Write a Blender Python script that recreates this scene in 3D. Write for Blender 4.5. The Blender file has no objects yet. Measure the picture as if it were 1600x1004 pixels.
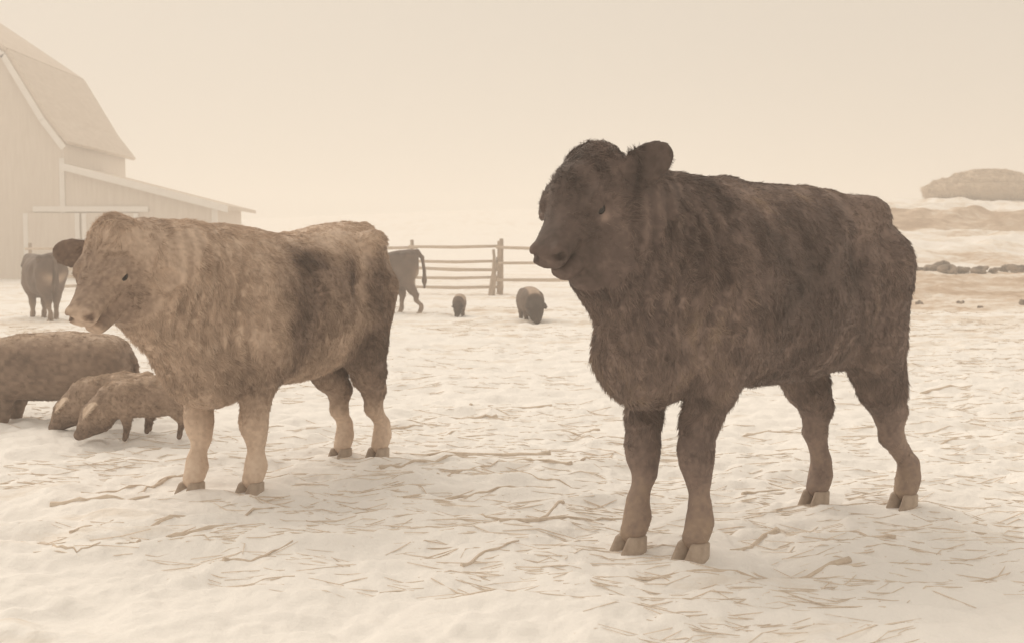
import bpy, math, random
import numpy as np
from mathutils import Vector, Matrix

# ----------------------------------------------------------------------------
# camera, sky, sun, exposure
# ----------------------------------------------------------------------------
scene = bpy.context.scene
col = scene.collection
CAM_H = 1.03
cam_d = bpy.data.cameras.new("camera")
cam = bpy.data.objects.new("camera", cam_d)
col.objects.link(cam)
cam.location = (0, 0, CAM_H)
cam.rotation_euler = (math.radians(90 - 3.336), 0, 0)
cam_d.sensor_width = 36.0
cam_d.lens = 36.0 * 1750 / 1600
cam_d.clip_end = 3000
cam_d.dof.use_dof = True
cam_d.dof.focus_distance = 4.2
cam_d.dof.aperture_fstop = 6.3
scene.camera = cam

SUN_EL, SUN_AZ = math.radians(42), math.radians(-150)      # high, a little behind the barn side
world = bpy.data.worlds.new("World")
scene.world = world
world.use_nodes = True
wn, wl = world.node_tree.nodes, world.node_tree.links
wn.clear()
sky_t = wn.new("ShaderNodeTexSky")
sky_t.sky_type = 'NISHITA'
sky_t.sun_disc = False
sky_t.sun_elevation = SUN_EL
sky_t.sun_rotation = math.radians(35)
sky_t.dust_density = 4.0
bw = wn.new("ShaderNodeRGBToBW")
tint = wn.new("ShaderNodeMixRGB"); tint.blend_type = 'MULTIPLY'; tint.inputs[0].default_value = 1
tint.inputs[2].default_value = (1.0, 0.84, 0.67, 1)
mixw = wn.new("ShaderNodeMixRGB"); mixw.inputs[0].default_value = 0.90
mixw.inputs[2].default_value = (6.38, 5.70, 4.86, 1)          # overcast cloud layer, warm toned print
bg = wn.new("ShaderNodeBackground"); bg.inputs[1].default_value = 0.1
wo = wn.new("ShaderNodeOutputWorld")
wl.new(sky_t.outputs[0], bw.inputs[0]); wl.new(bw.outputs[0], tint.inputs[1])
wl.new(tint.outputs[0], mixw.inputs[1]); wl.new(mixw.outputs[0], bg.inputs[0]); wl.new(bg.outputs[0], wo.inputs[0])

sun_d = bpy.data.lights.new("sun", 'SUN')
sun_d.energy = 1.5
sun_d.angle = math.radians(60)
sun_d.color = (1.0, 0.88, 0.74)
sun = bpy.data.objects.new("sun", sun_d)
col.objects.link(sun)
# light travels away from the sun: sun stands left-behind the animals
_sd = Vector((-0.45, 0.60, 0)).normalized() * math.cos(SUN_EL) + Vector((0, 0, math.sin(SUN_EL)))
sun.rotation_euler = (-_sd).to_track_quat('-Z', 'Y').to_euler()
sky_t.sun_rotation = math.atan2(_sd.x, _sd.y)

scene.cycles.volume_bounces = 4
vs = scene.view_settings
vs.view_transform = 'Standard'
vs.look = 'None'
vs.gamma = 1.0
vs.exposure = 0.15
vs.use_curve_mapping = False

rng = np.random.default_rng(11)
random.seed(5)

# ----------------------------------------------------------------------------
# helpers
# ----------------------------------------------------------------------------
def sstep(a, b, x):
    t = np.clip((np.asarray(x, dtype=np.float64) - a) / (b - a), 0, 1)
    return t * t * (3 - 2 * t)

def _hash(ix, iy, iz, seed):
    n = (ix.astype(np.int64) * 374761393 + iy.astype(np.int64) * 668265263 + iz.astype(np.int64) * 2147483647 + seed * 974711) & 0xFFFFFFFF
    n = ((n ^ (n >> 13)) * 1274126177) & 0xFFFFFFFF
    n = (n ^ (n >> 16)) & 0xFFFFFFFF
    n = (n * 2246822519) & 0xFFFFFFFF
    n = n ^ (n >> 15)
    return (n & 0xFFFFFF) / float(0xFFFFFF) * 2 - 1

def noise3(p, s, seed=0):
    """value noise in -1..1; p (N,3), s = feature size"""
    q = np.asarray(p, dtype=np.float64) / s
    i = np.floor(q).astype(np.int64)
    f = q - i
    f = f * f * f * (f * (f * 6 - 15) + 10)
    r = 0
    for dx in (0, 1):
        wx = f[:, 0] if dx else 1 - f[:, 0]
        for dy in (0, 1):
            wy = f[:, 1] if dy else 1 - f[:, 1]
            for dz in (0, 1):
                wz = f[:, 2] if dz else 1 - f[:, 2]
                r = r + wx * wy * wz * _hash(i[:, 0] + dx, i[:, 1] + dy, i[:, 2] + dz, seed)
    return r

def fbm(p, s, seed=0, octs=3):
    r, a, t = 0, 1.0, 0
    for o in range(octs):
        r = r + a * noise3(p, s / 2 ** o, seed + o * 17)
        t += a
        a *= 0.5
    return r / t

def tag(o, label=None, cat=None, group=None, kind=None):
    if label: o["label"] = label
    if cat: o["category"] = cat
    if group: o["group"] = group
    if kind: o["kind"] = kind
    return o

def empty(name, loc=(0, 0, 0), rz=0.0):
    o = bpy.data.objects.new(name, None)
    o.empty_display_size = 0.1
    o.location = loc
    o.rotation_euler = (0, 0, rz)
    col.objects.link(o)
    return o

def link(name, me, mat=None, parent=None):
    o = bpy.data.objects.new(name, me)
    if mat and len(me.materials) == 0: me.materials.append(mat)
    col.objects.link(o)
    if parent: o.parent = parent
    return o

def mesh_np(name, v, faces, smooth=True):
    """v (N,3); faces (M,k) uniform k"""
    me = bpy.data.meshes.new(name)
    v = np.ascontiguousarray(v, dtype=np.float32); faces = np.ascontiguousarray(faces, dtype=np.int32)
    m, k = faces.shape
    me.vertices.add(len(v)); me.vertices.foreach_set("co", v.ravel())
    me.loops.add(m * k); me.loops.foreach_set("vertex_index", faces.ravel())
    me.polygons.add(m)
    me.polygons.foreach_set("loop_start", np.arange(0, m * k, k, dtype=np.int32))
    me.polygons.foreach_set("loop_total", np.full(m, k, dtype=np.int32))
    me.polygons.foreach_set("use_smooth", np.full(m, smooth, dtype=bool))
    me.update(calc_edges=True)
    me.validate()
    return me

def add_attr(me, name, vals):
    a = me.attributes.new(name, 'FLOAT', 'POINT')
    a.data.foreach_set("value", np.asarray(vals, dtype=np.float32))

class MB:
    """collects boxes, prisms and tubes into one mesh"""
    def __init__(s): s.v, s.f = [], []
    def add(s, v, f):
        b = len(s.v); s.v += [tuple(p) for p in v]; s.f += [tuple(i + b for i in q) for q in f]
    def box(s, c, d, rz=0.0, ry=0.0):
        M = Matrix.Rotation(rz, 3, 'Z') @ Matrix.Rotation(ry, 3, 'Y')
        P = []
        for x in (-.5, .5):
            for y in (-.5, .5):
                for z in (-.5, .5):
                    P.append(Vector(c) + M @ Vector((x * d[0], y * d[1], z * d[2])))
        s.add(P, [(0, 1, 3, 2), (4, 6, 7, 5), (0, 4, 5, 1), (2, 3, 7, 6), (0, 2, 6, 4), (1, 5, 7, 3)])
    def prism(s, prof, y0, y1):
        """profile of (x,z) points extruded along y"""
        n = len(prof)
        P = [(x, y0, z) for x, z in prof] + [(x, y1, z) for x, z in prof]
        F = [tuple(range(n)), tuple(range(2 * n - 1, n - 1, -1))]
        for i in range(n): F.append((i, i + n, (i + 1) % n + n, (i + 1) % n))
        s.add(P, F)
    def tube(s, pts, rad, n=6, jit=0.0):
        pts = [Vector(p) for p in pts]
        if not hasattr(rad, '__len__'): rad = [rad] * len(pts)
        b = len(s.v)
        for i, p in enumerate(pts):
            t = (pts[min(i + 1, len(pts) - 1)] - pts[max(i - 1, 0)]).normalized()
            u = t.cross(Vector((0, 0, 1)))
            if u.length < 1e-3: u = Vector((1, 0, 0))
            u.normalize(); w = t.cross(u)
            for k in range(n):
                a = 2 * math.pi * k / n
                r = rad[i] * (1 + jit * random.uniform(-1, 1))
                s.v.append(tuple(p + u * math.cos(a) * r + w * math.sin(a) * r))
        for i in range(len(pts) - 1):
            for k in range(n):
                s.f.append((b + i * n + k, b + i * n + (k + 1) % n, b + (i + 1) * n + (k + 1) % n, b + (i + 1) * n + k))
        s.f.append(tuple(b + k for k in range(n))[::-1])
        s.f.append(tuple(b + (len(pts) - 1) * n + k for k in range(n)))
    def build(s, name, mat, parent=None, smooth=False, bevel=0.0):
        me = bpy.data.meshes.new(name)
        me.from_pydata(s.v, [], s.f)
        if smooth: me.polygons.foreach_set("use_smooth", [True] * len(me.polygons))
        me.update()
        o = link(name, me, mat, parent)
        if bevel:
            m = o.modifiers.new("bevel", 'BEVEL'); m.width = bevel; m.segments = 2; m.limit_method = 'ANGLE'
        return o

# ---- materials -------------------------------------------------------------
def newmat(name):
    m = bpy.data.materials.new(name); m.use_nodes = True
    n, l = m.node_tree.nodes, m.node_tree.links
    n.clear()
    out = n.new("ShaderNodeOutputMaterial"); b = n.new("ShaderNodeBsdfPrincipled")
    l.new(b.outputs[0], out.inputs[0])
    return m, n, l, b

def ramp(n, stops, interp='LINEAR'):
    r = n.new("ShaderNodeValToRGB"); r.color_ramp.interpolation = interp
    e = r.color_ramp.elements
    while len(e) < len(stops): e.new(0.5)
    for i, (p, c) in enumerate(stops):
        e[i].position = p; e[i].color = (*c, 1)
    return r

def noisy_mat(name, c0, c1, scale=6.0, rough=0.85, bump=0.3, stretch=(1, 1, 1), spec=0.25, detail=6, bdist=0.02):
    m, n, l, b = newmat(name)
    tc = n.new("ShaderNodeTexCoord"); mp = n.new("ShaderNodeMapping"); mp.inputs['Scale'].default_value = stretch
    nz = n.new("ShaderNodeTexNoise"); nz.inputs['Scale'].default_value = scale; nz.inputs['Detail'].default_value = detail
    nz.inputs['Roughness'].default_value = 0.65
    l.new(tc.outputs['Object'], mp.inputs[0]); l.new(mp.outputs[0], nz.inputs['Vector'])
    r = ramp(n, [(0.3, c0), (0.7, c1)])
    l.new(nz.outputs[0], r.inputs[0]); l.new(r.outputs[0], b.inputs['Base Color'])
    b.inputs['Roughness'].default_value = rough
    b.inputs['Specular IOR Level'].default_value = spec
    if bump:
        bp = n.new("ShaderNodeBump"); bp.inputs['Strength'].default_value = bump; bp.inputs['Distance'].default_value = bdist
        l.new(nz.outputs[0], bp.inputs['Height']); l.new(bp.outputs[0], b.inputs['Normal'])
    return m

def coat_mat(name, stops, hair=False, rough=0.7, spec=0.3):
    """colour from the 'tone' attribute (markings, with some light and shade painted in)"""
    m, n, l, b = newmat(name)
    at = n.new("ShaderNodeAttribute"); at.attribute_name = "tone"
    val = at.outputs['Fac']
    if hair:
        hi = n.new("ShaderNodeHairInfo")
        mr = n.new("ShaderNodeMath"); mr.operation = 'MULTIPLY_ADD'
        mr.inputs[1].default_value = 0.22; mr.inputs[2].default_value = -0.11
        l.new(hi.outputs['Random'], mr.inputs[0])
        ad = n.new("ShaderNodeMath"); ad.operation = 'ADD'
        l.new(val, ad.inputs[0]); l.new(mr.outputs[0], ad.inputs[1]); val = ad.outputs[0]
        ti = n.new("ShaderNodeMath"); ti.operation = 'MULTIPLY_ADD'; ti.inputs[1].default_value = 0.10
        l.new(hi.outputs['Intercept'], ti.inputs[0]); l.new(val, ti.inputs[2]); val = ti.outputs[0]
    r = ramp(n, stops)
    l.new(val, r.inputs[0]); l.new(r.outputs[0], b.inputs['Base Color'])
    b.inputs['Roughness'].default_value = rough
    b.inputs['Specular IOR Level'].default_value = spec
    return m

# ----------------------------------------------------------------------------
# ground
# ----------------------------------------------------------------------------
def P3(x, y):
    x = np.atleast_1d(np.asarray(x, dtype=np.float64)).ravel(); y = np.atleast_1d(np.asarray(y, dtype=np.float64)).ravel()
    return np.stack([x, y, np.zeros_like(x)], 1)

def bank_profile(x, y):
    """dirt bank and rising field on the right"""
    m = sstep(5.0, 9.0, x)
    z = 0.62 * sstep(25.5, 30, y) * m
    z = z + 1.35 * sstep(31, 46, y) * m
    m2 = sstep(7.0, 14.0, x)
    z = z + 1.15 * sstep(45.5, 50.5, y) * m2
    z = z + 0.85 * sstep(51, 60, y) * m2
    return z

FLAT = []      # (x, y) of hooves: snow trodden level there

def ground_z(x, y, relief=True):
    p = P3(x, y); x, y = p[:, 0], p[:, 1]
    r = np.hypot(x, y)
    z = bank_profile(x, y) * (1 - sstep(75, 140, r))
    th = np.arctan2(x, y)
    hill = sstep(60, 235, r) * (9.2 + 0.8 * np.sin(th * 5 + 1.0) + 0.4 * np.sin(th * 13 + 2) + 1.6 * np.sin(th))
    z = z + np.maximum(hill, 0)
    if relief:
        near = 1 - sstep(35, 90, r)
        sq = p * np.array([0.75, 1.25, 1])
        z = z + near * (0.020 * noise3(p, 1.3, 1) + 0.014 * noise3(sq, 0.5, 2) + 0.020 * noise3(sq, 0.17, 3) - 0.014 * np.abs(noise3(sq, 0.28, 12))
                        + 0.015 * noise3(sq, 0.085, 4) + 0.006 * noise3(p, 0.04, 5))
        for fx, fy in FLAT: near = near * (1 - np.exp(-((x - fx) ** 2 + (y - fy) ** 2) / 0.16 ** 2))
        for fx, fy in FLAT: z = z + 0.006 * np.exp(-((x - fx) ** 2 + (y - fy) ** 2) / 0.11 ** 2)
        foot = np.maximum(0, noise3(sq, 0.23, 9) - 0.35) ** 0.7                # hoof prints trodden in
        z = z - near * 0.045 * foot
        z = z + sstep(60, 120, r) * 0.35 * noise3(p, 25, 6)
        z = z + bank_profile(x, y) * near * 0.10 * noise3(p, 0.9, 8)
    return z

def gz(x, y): return float(ground_z(x, y)[0])

def build_ground():
    # polar sheet, finer towards the yard in front of the camera
    a_f = np.linspace(-0.62, 0.62, 720)
    a_b = np.linspace(0.62, 2 * math.pi - 0.62, 160)[1:-1]
    ang = np.concatenate([a_f, a_b])
    rad = np.concatenate([[0.25, 0.6, 1.0, 1.5], np.geomspace(1.9, 60, 680), np.geomspace(61, 262, 80)])
    A, R = np.meshgrid(ang, rad)
    x = (R * np.sin(A)).ravel(); y = (R * np.cos(A)).ravel()
    z = ground_z(x, y)
    v = np.stack([x, y, z], 1)
    na, nr = len(ang), len(rad)
    i = np.arange(nr - 1)[:, None] * na; j = np.arange(na)[None, :]; j2 = (j + 1) % na
    f = np.stack([i + j, i + na + j, i + na + j2, i + j2], -1).reshape(-1, 4)[:, ::-1]
    c = len(v); v = np.concatenate([v, [[0, 0, gz(0, 0)]]])
    me = mesh_np("ground", v, f)
    # close the middle
    bmv = MB(); bmv.add([tuple(v[k]) for k in range(na)] + [tuple(v[c])], [(k, (k + 1) % na, na) for k in range(na)])
    # dirt amount: trampled brown ground, bare bank, ploughed strip
    p = P3(v[:, 0], v[:, 1]); X, Y = v[:, 0], v[:, 1]; r = np.hypot(X, Y)
    st = p * np.array([0.45, 1.2, 1])
    d = 0.02 + 0.20 * fbm(st, 1.7, 31, 4) + 0.34 * fbm(st, 0.33, 35, 3) + 0.30 * np.maximum(0, fbm(p * np.array([0.4, 1.5, 1]), 0.22, 37, 2) - 0.15) * sstep(3.5, 6.5, r)
    d = d + 0.20 * sstep(8, 15, r) * (1 - sstep(40, 90, r))
    right = sstep(5.0, 8.5, X + 0.8 * noise3(p, 3.0, 41))
    bare = right * sstep(19.5, 22, Y + 1.0 * noise3(p, 2.0, 42)) * (1 - sstep(29.3, 30.6, Y))
    d = d + 0.42 * bare
    d = d + 0.30 * right * sstep(31, 34, Y) * (1 - sstep(44, 46, Y)) * (0.6 + 0.8 * noise3(p, 2.2, 43))
    strip = sstep(8, 12, X) * sstep(45.2, 46.2, Y) * (1 - sstep(50.2, 51, Y))
    d = d + 0.62 * strip
    d = d + 0.16 * sstep(90, 150, r) * (1 - sstep(190, 225, r)) + 0.10 * sstep(50, 60, r) * (1 - sstep(75, 90, r))
    add_attr(me, "dirt", np.clip(d, 0, 1))
    m, n, l, b = newmat("trampled_snow")
    at = n.new("ShaderNodeAttribute"); at.attribute_name = "dirt"
    tc = n.new("ShaderNodeTexCoord")
    mp = n.new("ShaderNodeMapping"); mp.inputs['Scale'].default_value = (0.45, 1.5, 1)
    nz = n.new("ShaderNodeTexNoise"); nz.inputs['Scale'].default_value = 9; nz.inputs['Detail'].default_value = 9; nz.inputs['Roughness'].default_value = 0.7
    l.new(tc.outputs['Object'], mp.inputs[0]); l.new(mp.outputs[0], nz.inputs['Vector'])
    md = n.new("ShaderNodeMath"); md.operation = 'MULTIPLY_ADD'; md.inputs[1].default_value = 0.85; md.inputs[2].default_value = -0.42
    l.new(nz.outputs[0], md.inputs[0])
    ad = n.new("ShaderNodeMath"); ad.operation = 'ADD'
    l.new(at.outputs['Fac'], ad.inputs[0]); l.new(md.outputs[0], ad.inputs[1])
    r_ = ramp(n, [(0.20, (0.95, 0.935, 0.915)), (0.44, (0.84, 0.78, 0.71)), (0.72, (0.60, 0.47, 0.36)), (1.0, (0.42, 0.30, 0.21))])
    l.new(ad.outputs[0], r_.inputs[0]); l.new(r_.outputs[0], b.inputs['Base Color'])
    b.inputs['Roughness'].default_value = 0.9; b.inputs['Specular IOR Level'].default_value = 0.15
    n2 = n.new("ShaderNodeTexNoise"); n2.inputs['Scale'].default_value = 28; n2.inputs['Detail'].default_value = 5
    l.new(tc.outputs['Object'], n2.inputs['Vector'])
    bp = n.new("ShaderNodeBump"); bp.inputs['Strength'].default_value = 0.45; bp.inputs['Distance'].default_value = 0.02
    l.new(n2.outputs[0], bp.inputs['Height']); l.new(bp.outputs[0], b.inputs['Normal'])
    o = link("ground", me, m); tag(o, kind="structure", label="trampled snowy farmyard ground rising to a far snowy hill")
    return o
def flat_spots(ox, oy, yaw, feet):
    for lx, ly in feet:
        FLAT.append((ox + lx * math.cos(yaw) - ly * math.sin(yaw), oy + lx * math.sin(yaw) + ly * math.cos(yaw)))
flat_spots(0.997, 4.246, math.radians(-140.23), [(0.553, 0.092), (0.654, -0.092), (-0.718, 0.135), (-0.49, -0.135)])
flat_spots(-1.016, 5.275, math.radians(-119.2), [(0.436, 0.11), (0.558, -0.11), (-0.549, 0.08), (-0.445, -0.08)])
build_ground()

# ----------------------------------------------------------------------------
# implicit modelling of animals: smooth unions on a grid, then surface nets
# ----------------------------------------------------------------------------
class Field:
    def __init__(s, lo, hi, h):
        s.lo = np.array(lo, float); s.h = h
        s.n = np.ceil((np.array(hi) - s.lo) / h).astype(int) + 1
        s.F = np.full(s.n, 0.5, dtype=np.float32)
    def _sub(s, lo, hi, pad):
        a = np.clip(np.floor((np.array(lo) - pad - s.lo) / s.h).astype(int), 0, s.n - 1)
        b = np.clip(np.ceil((np.array(hi) + pad - s.lo) / s.h).astype(int) + 1, 1, s.n)
        g = [s.lo[i] + s.h * np.arange(a[i], b[i]) for i in range(3)]
        X, Y, Z = np.meshgrid(*g, indexing='ij')
        return tuple(slice(a[i], b[i]) for i in range(3)), X, Y, Z
    def put(s, sl, d, k, sub=False):
        A = s.F[sl]
        if sub:
            d = -d; hh = np.clip(k - np.abs(A - d), 0, None) / k
            s.F[sl] = np.maximum(A, d) + hh * hh * k * 0.25
        else:
            hh = np.clip(k - np.abs(A - d), 0, None) / k
            s.F[sl] = np.minimum(A, d) - hh * hh * k * 0.25
    def cone(s, a, ra, b, rb, k=0.04, flat=1.0):
        """tapered capsule; flat scales the sideways (y) width"""
        a = np.array(a, float); b = np.array(b, float); r = max(ra, rb)
        sl, X, Y, Z = s._sub(np.minimum(a, b) - r, np.maximum(a, b) + r, k + 2 * s.h)
        ab = b - a
        ay = a[1]; 
        t = np.clip(((X - a[0]) * ab[0] + (Y - a[1]) * ab[1] + (Z - a[2]) * ab[2]) / (ab @ ab), 0, 1)
        d = np.sqrt((X - a[0] - t * ab[0]) ** 2 + ((Y - a[1] - t * ab[1]) / flat) ** 2 + (Z - a[2] - t * ab[2]) ** 2) - (ra + t * (rb - ra))
        s.put(sl, d * min(1, 0.5 + 0.5 * flat), k)
    def ell(s, c, r, M=None, k=0.04, sub=False):
        """ellipsoid; M rows are its axes"""
        c = np.array(c, float); r = np.array(r, float); R = r.max() if M is not None else r
        sl, X, Y, Z = s._sub(c - R, c + R, k + 2 * s.h)
        q = np.stack([X - c[0], Y - c[1], Z - c[2]], -1)
        if M is not None: q = q @ np.array(M).T
        k0 = np.linalg.norm(q / r, axis=-1); k1 = np.linalg.norm(q / (r * r), axis=-1)
        d = k0 * (k0 - 1) / np.maximum(k1, 1e-6)
        s.put(sl, d, k, sub)
    def chain(s, pts, k=0.04, flat=1.0):
        for (a, ra), (b, rb) in zip(pts[:-1], pts[1:]): s.cone(a, ra, b, rb, k, flat)
    def torso(s, st, k=0.05, e=2.3):
        """stations (x, top, bottom, half width)"""
        st = np.array(st, float)
        xs = np.linspace(st[0, 0], st[-1, 0], 400)
        def sm(y):
            v = np.interp(xs, st[:, 0], y); w = np.hanning(41); w /= w.sum()
            return np.convolve(np.pad(v, 20, mode='edge'), w, 'valid')
        tp, bt, hw = sm(st[:, 1]), sm(st[:, 2]), sm(st[:, 3])
        sl, X, Y, Z = s._sub((st[0, 0] - .05, -st[:, 3].max(), st[:, 2].min()), (st[-1, 0] + .05, st[:, 3].max(), st[:, 1].max()), k + 2 * s.h)
        t_, b_, w_ = np.interp(X, xs, tp), np.interp(X, xs, bt), np.interp(X, xs, hw)
        hh, zc = (t_ - b_) / 2, (t_ + b_) / 2
        q = (np.abs(Y / w_) ** e + np.abs((Z - zc) / hh) ** e) ** (1 / e)
        d = (q - 1) * np.minimum(w_, hh)
        dx = np.maximum(st[0, 0] - X, X - st[-1, 0])
        d = np.where(dx > 0, np.sqrt(np.maximum(d, 0) ** 2 + dx ** 2), d)
        s.put(sl, d, k)
    def sweep(s, O, H, S, st, k=0.02, e=2.5, taper=0.0):
        """stations (u, dorsal v, ventral v, half width) in the head frame; taper narrows the underside"""
        st = np.array(st, float)
        us = np.linspace(st[0, 0], st[-1, 0], 300)
        def sm(y):
            v = np.interp(us, st[:, 0], y); w = np.hanning(25); w /= w.sum()
            return np.convolve(np.pad(v, 12, mode='edge'), w, 'valid')
        tp, bt, hw = sm(st[:, 1]), sm(st[:, 2]), sm(st[:, 3])
        R_ = max(np.abs(st[:, 0]).max(), np.abs(st[:, 1:]).max()) * S * 1.25
        sl, X, Y, Z = s._sub(O - R_, O + R_, k)
        q = np.stack([X - O[0], Y - O[1], Z - O[2]], -1) @ H.T / S
        u, w, v = q[..., 0], q[..., 1], q[..., 2]
        t_, b_, w_ = np.interp(u, us, tp), np.interp(u, us, bt), np.interp(u, us, hw)
        hh, zc = (t_ - b_) / 2, (t_ + b_) / 2
        w_ = w_ * (1 - taper * sstep(0, 1, (zc - v) / hh))
        r = (np.abs(w / w_) ** e + np.abs((v - zc) / hh) ** e) ** (1 / e)
        d = (r - 1) * np.minimum(w_, hh)
        du = np.maximum(st[0, 0] - u, u - st[-1, 0])
        d = np.where(du > 0, np.sqrt(np.maximum(d, 0) ** 2 + du ** 2), np.maximum(d, du * 0.8))
        s.put(sl, d * S, k)
    def folds(s, x0, x1, z0, z1, amp, wl, seed):
        """loose neck skin in upright folds"""
        ix = np.argwhere(np.abs(s.F) < 0.06); p = s.lo + s.h * ix
        ph = p[:, 0] + 0.10 * (p[:, 2] - z0) + 0.03 * noise3(p, 0.25, seed)
        m = sstep(x0, x0 + .06, p[:, 0]) * (1 - sstep(x1 - .06, x1, p[:, 0])) * sstep(z0, z0 + .15, p[:, 2]) * (1 - sstep(z1 - .1, z1, p[:, 2]))
        s.F[tuple(ix.T)] += (amp * m * np.sin(2 * math.pi * ph / wl)).astype(np.float32)
    def lumps(s, amp, size, seed):
        sel = np.abs(s.F) < 0.08
        ix = np.argwhere(sel)
        p = s.lo + s.h * ix
        s.F[sel] += (amp * fbm(p, size, seed, 2)).astype(np.float32)
    def mesh(s):
        F = s.F; ins = F < 0
        c = np.zeros(np.array(F.shape) - 1, dtype=np.int8)
        offs = [(i, j, k) for i in (0, 1) for j in (0, 1) for k in (0, 1)]
        nx, ny, nz = F.shape
        for (i, j, k) in offs: c += ins[i:nx - 1 + i, j:ny - 1 + j, k:nz - 1 + k]
        act = (c > 0) & (c < 8)
        idx = np.argwhere(act)
        V = {o: F[idx[:, 0] + o[0], idx[:, 1] + o[1], idx[:, 2] + o[2]] for o in offs}
        acc = np.zeros((len(idx), 3)); cnt = np.zeros(len(idx))
        for a in offs:
            for ax in range(3):
                if a[ax]: continue
                b = list(a); b[ax] = 1; b = tuple(b)
                cr = (V[a] < 0) != (V[b] < 0)
                t = V[a] / np.where(cr, V[a] - V[b], 1)
                pos = np.array(a, float)[None, :].repeat(len(idx), 0); pos[:, ax] = t
                acc[cr] += pos[cr]; cnt += cr
        v = s.lo + s.h * (idx + acc / cnt[:, None])
        vid = np.full(act.shape, -1, dtype=np.int64); vid[act] = np.arange(len(idx))
        Q = []
        for ax in range(3):
            o1, o2 = (ax + 1) % 3, (ax + 2) % 3
            sa = [slice(None)] * 3; sb = [slice(None)] * 3
            sa[ax] = slice(0, -1); sb[ax] = slice(1, None)
            cr = ins[tuple(sa)] != ins[tuple(sb)]
            e = np.argwhere(cr)
            e = e[(e[:, o1] > 0) & (e[:, o2] > 0) & (e[:, o1] < F.shape[o1] - 1) & (e[:, o2] < F.shape[o2] - 1)]
            def cell(d1, d2):
                q = e.copy(); q[:, o1] += d1; q[:, o2] += d2
                return vid[q[:, 0], q[:, 1], q[:, 2]]
            q = np.stack([cell(-1, -1), cell(0, -1), cell(0, 0), cell(-1, 0)], 1)
            fl = ~ins[e[:, 0], e[:, 1], e[:, 2]]
            q[fl] = q[fl][:, ::-1]
            Q.append(q)
        q = np.concatenate(Q)
        q = q[(q >= 0).all(1)]
        return v, q

def vnormals(v, q):
    n = np.cross(v[q[:, 2]] - v[q[:, 0]], v[q[:, 3]] - v[q[:, 1]])
    N = np.zeros_like(v)
    for k in range(4):
        for a in range(3): N[:, a] += np.bincount(q[:, k], weights=n[:, a], minlength=len(v))
    return N / np.maximum(np.linalg.norm(N, axis=1, keepdims=True), 1e-12)

def norm(a): return a / np.maximum(np.linalg.norm(a, axis=-1, keepdims=True), 1e-9)

def make_fur(name, v, q, N, count, length_fn, flow_fn, tone_fn, mat, parent, radius=0.0011, npts=4, lift=0.35, curl=0.5, seed=0):
    """hair curves combed along flow_fn over the skin"""
    g = np.random.default_rng(seed)
    tri = np.concatenate([q[:, [0, 1, 2]], q[:, [0, 2, 3]]])
    cen = v[tri].mean(1)
    area = np.linalg.norm(np.cross(v[tri[:, 1]] - v[tri[:, 0]], v[tri[:, 2]] - v[tri[:, 0]]), axis=1)
    L = length_fn(cen)
    w = area * (L > 0.002)
    pick = g.choice(len(tri), size=count, p=w / w.sum())
    r1, r2 = np.sqrt(g.random(count)), g.random(count)
    bc = np.stack([1 - r1, r1 * (1 - r2), r1 * r2], 1)
    T = tri[pick]
    p = (v[T] * bc[:, :, None]).sum(1)
    n = norm((N[T] * bc[:, :, None]).sum(1))
    f = flow_fn(p)
    cl = np.stack([fbm(p, 0.10, seed + 50 + a, 2) for a in range(3)], 1) * 1.1 + np.stack([noise3(p, 0.028, seed + 60 + a) for a in range(3)], 1) * 0.9
    f = norm(f) + curl * cl + 0.18 * g.normal(size=(count, 3))
    f = f - (f * n).sum(1, keepdims=True) * n
    f = norm(f)
    ll = length_fn(p) * g.uniform(0.6, 1.2, count)
    lf = np.clip(lift + 0.25 * noise3(p, 0.05, seed + 71) + 0.12 * g.normal(size=count), 0.08, 1.2)
    bend = np.stack([noise3(p, 0.06, seed + 80 + a) for a in range(3)], 1) + 0.5 * g.normal(size=(count, 3))
    # hairs mat together into tufts
    cs = 0.030
    w_ = p + np.stack([0.012 * noise3(p, 0.05, seed + 90 + a) for a in range(3)], 1)
    ci = np.floor(w_ / cs); cx, cy, cz = ci[:, 0].astype(np.int64), ci[:, 1].astype(np.int64), ci[:, 2].astype(np.int64)
    tuft = (ci + 0.5) * cs + 0.010 * np.stack([_hash(cx, cy, cz, seed + a) for a in range(3)], 1)
    clump = 0.55 + 0.35 * _hash(cx, cy, cz, seed + 5)
    tuft_tone = 0.08 * _hash(cx, cy, cz, seed + 7) * np.clip((ll - 0.010) / 0.02, 0, 1)
    pts = np.empty((count, npts, 3), dtype=np.float32)
    for k in range(npts):
        t = k / (npts - 1)
        off = f * (t * 0.95)[..., None] if np.ndim(t) else f * t * 0.95
        off = off + n * (lf * (t - 0.45 * t * t))[:, None] + bend * (curl * 0.30 * t * t)
        off = off + np.array([0, 0, -0.12 * t * t])
        pull = tuft - p; pull = pull - (pull * n).sum(1, keepdims=True) * n
        pts[:, k] = p - n * 0.003 + off * ll[:, None] + pull * (clump * t ** 1.5 * np.minimum(1, ll / 0.02))[:, None]
    cu = bpy.data.hair_curves.new(name)
    cu.add_curves([npts] * count)
    cu.position_data.foreach_set("vector", pts.reshape(-1))
    a = cu.attributes.new("radius", 'FLOAT', 'POINT')
    rr = np.array([1.0, 0.9, 0.65, 0.2])[:npts] if npts == 4 else np.linspace(1, .2, npts)
    a.data.foreach_set("value", (np.tile(rr, count) * radius).astype(np.float32))
    tn = cu.attributes.new("tone", 'FLOAT', 'CURVE')
    tn.data.foreach_set("value", np.clip(tone_fn(p) + tuft_tone, 0, 1).astype(np.float32))
    cu.materials.append(mat)
    o = bpy.data.objects.new(name, cu); col.objects.link(o); o.parent = parent
    o["kind"] = "stuff"
    return o

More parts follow.
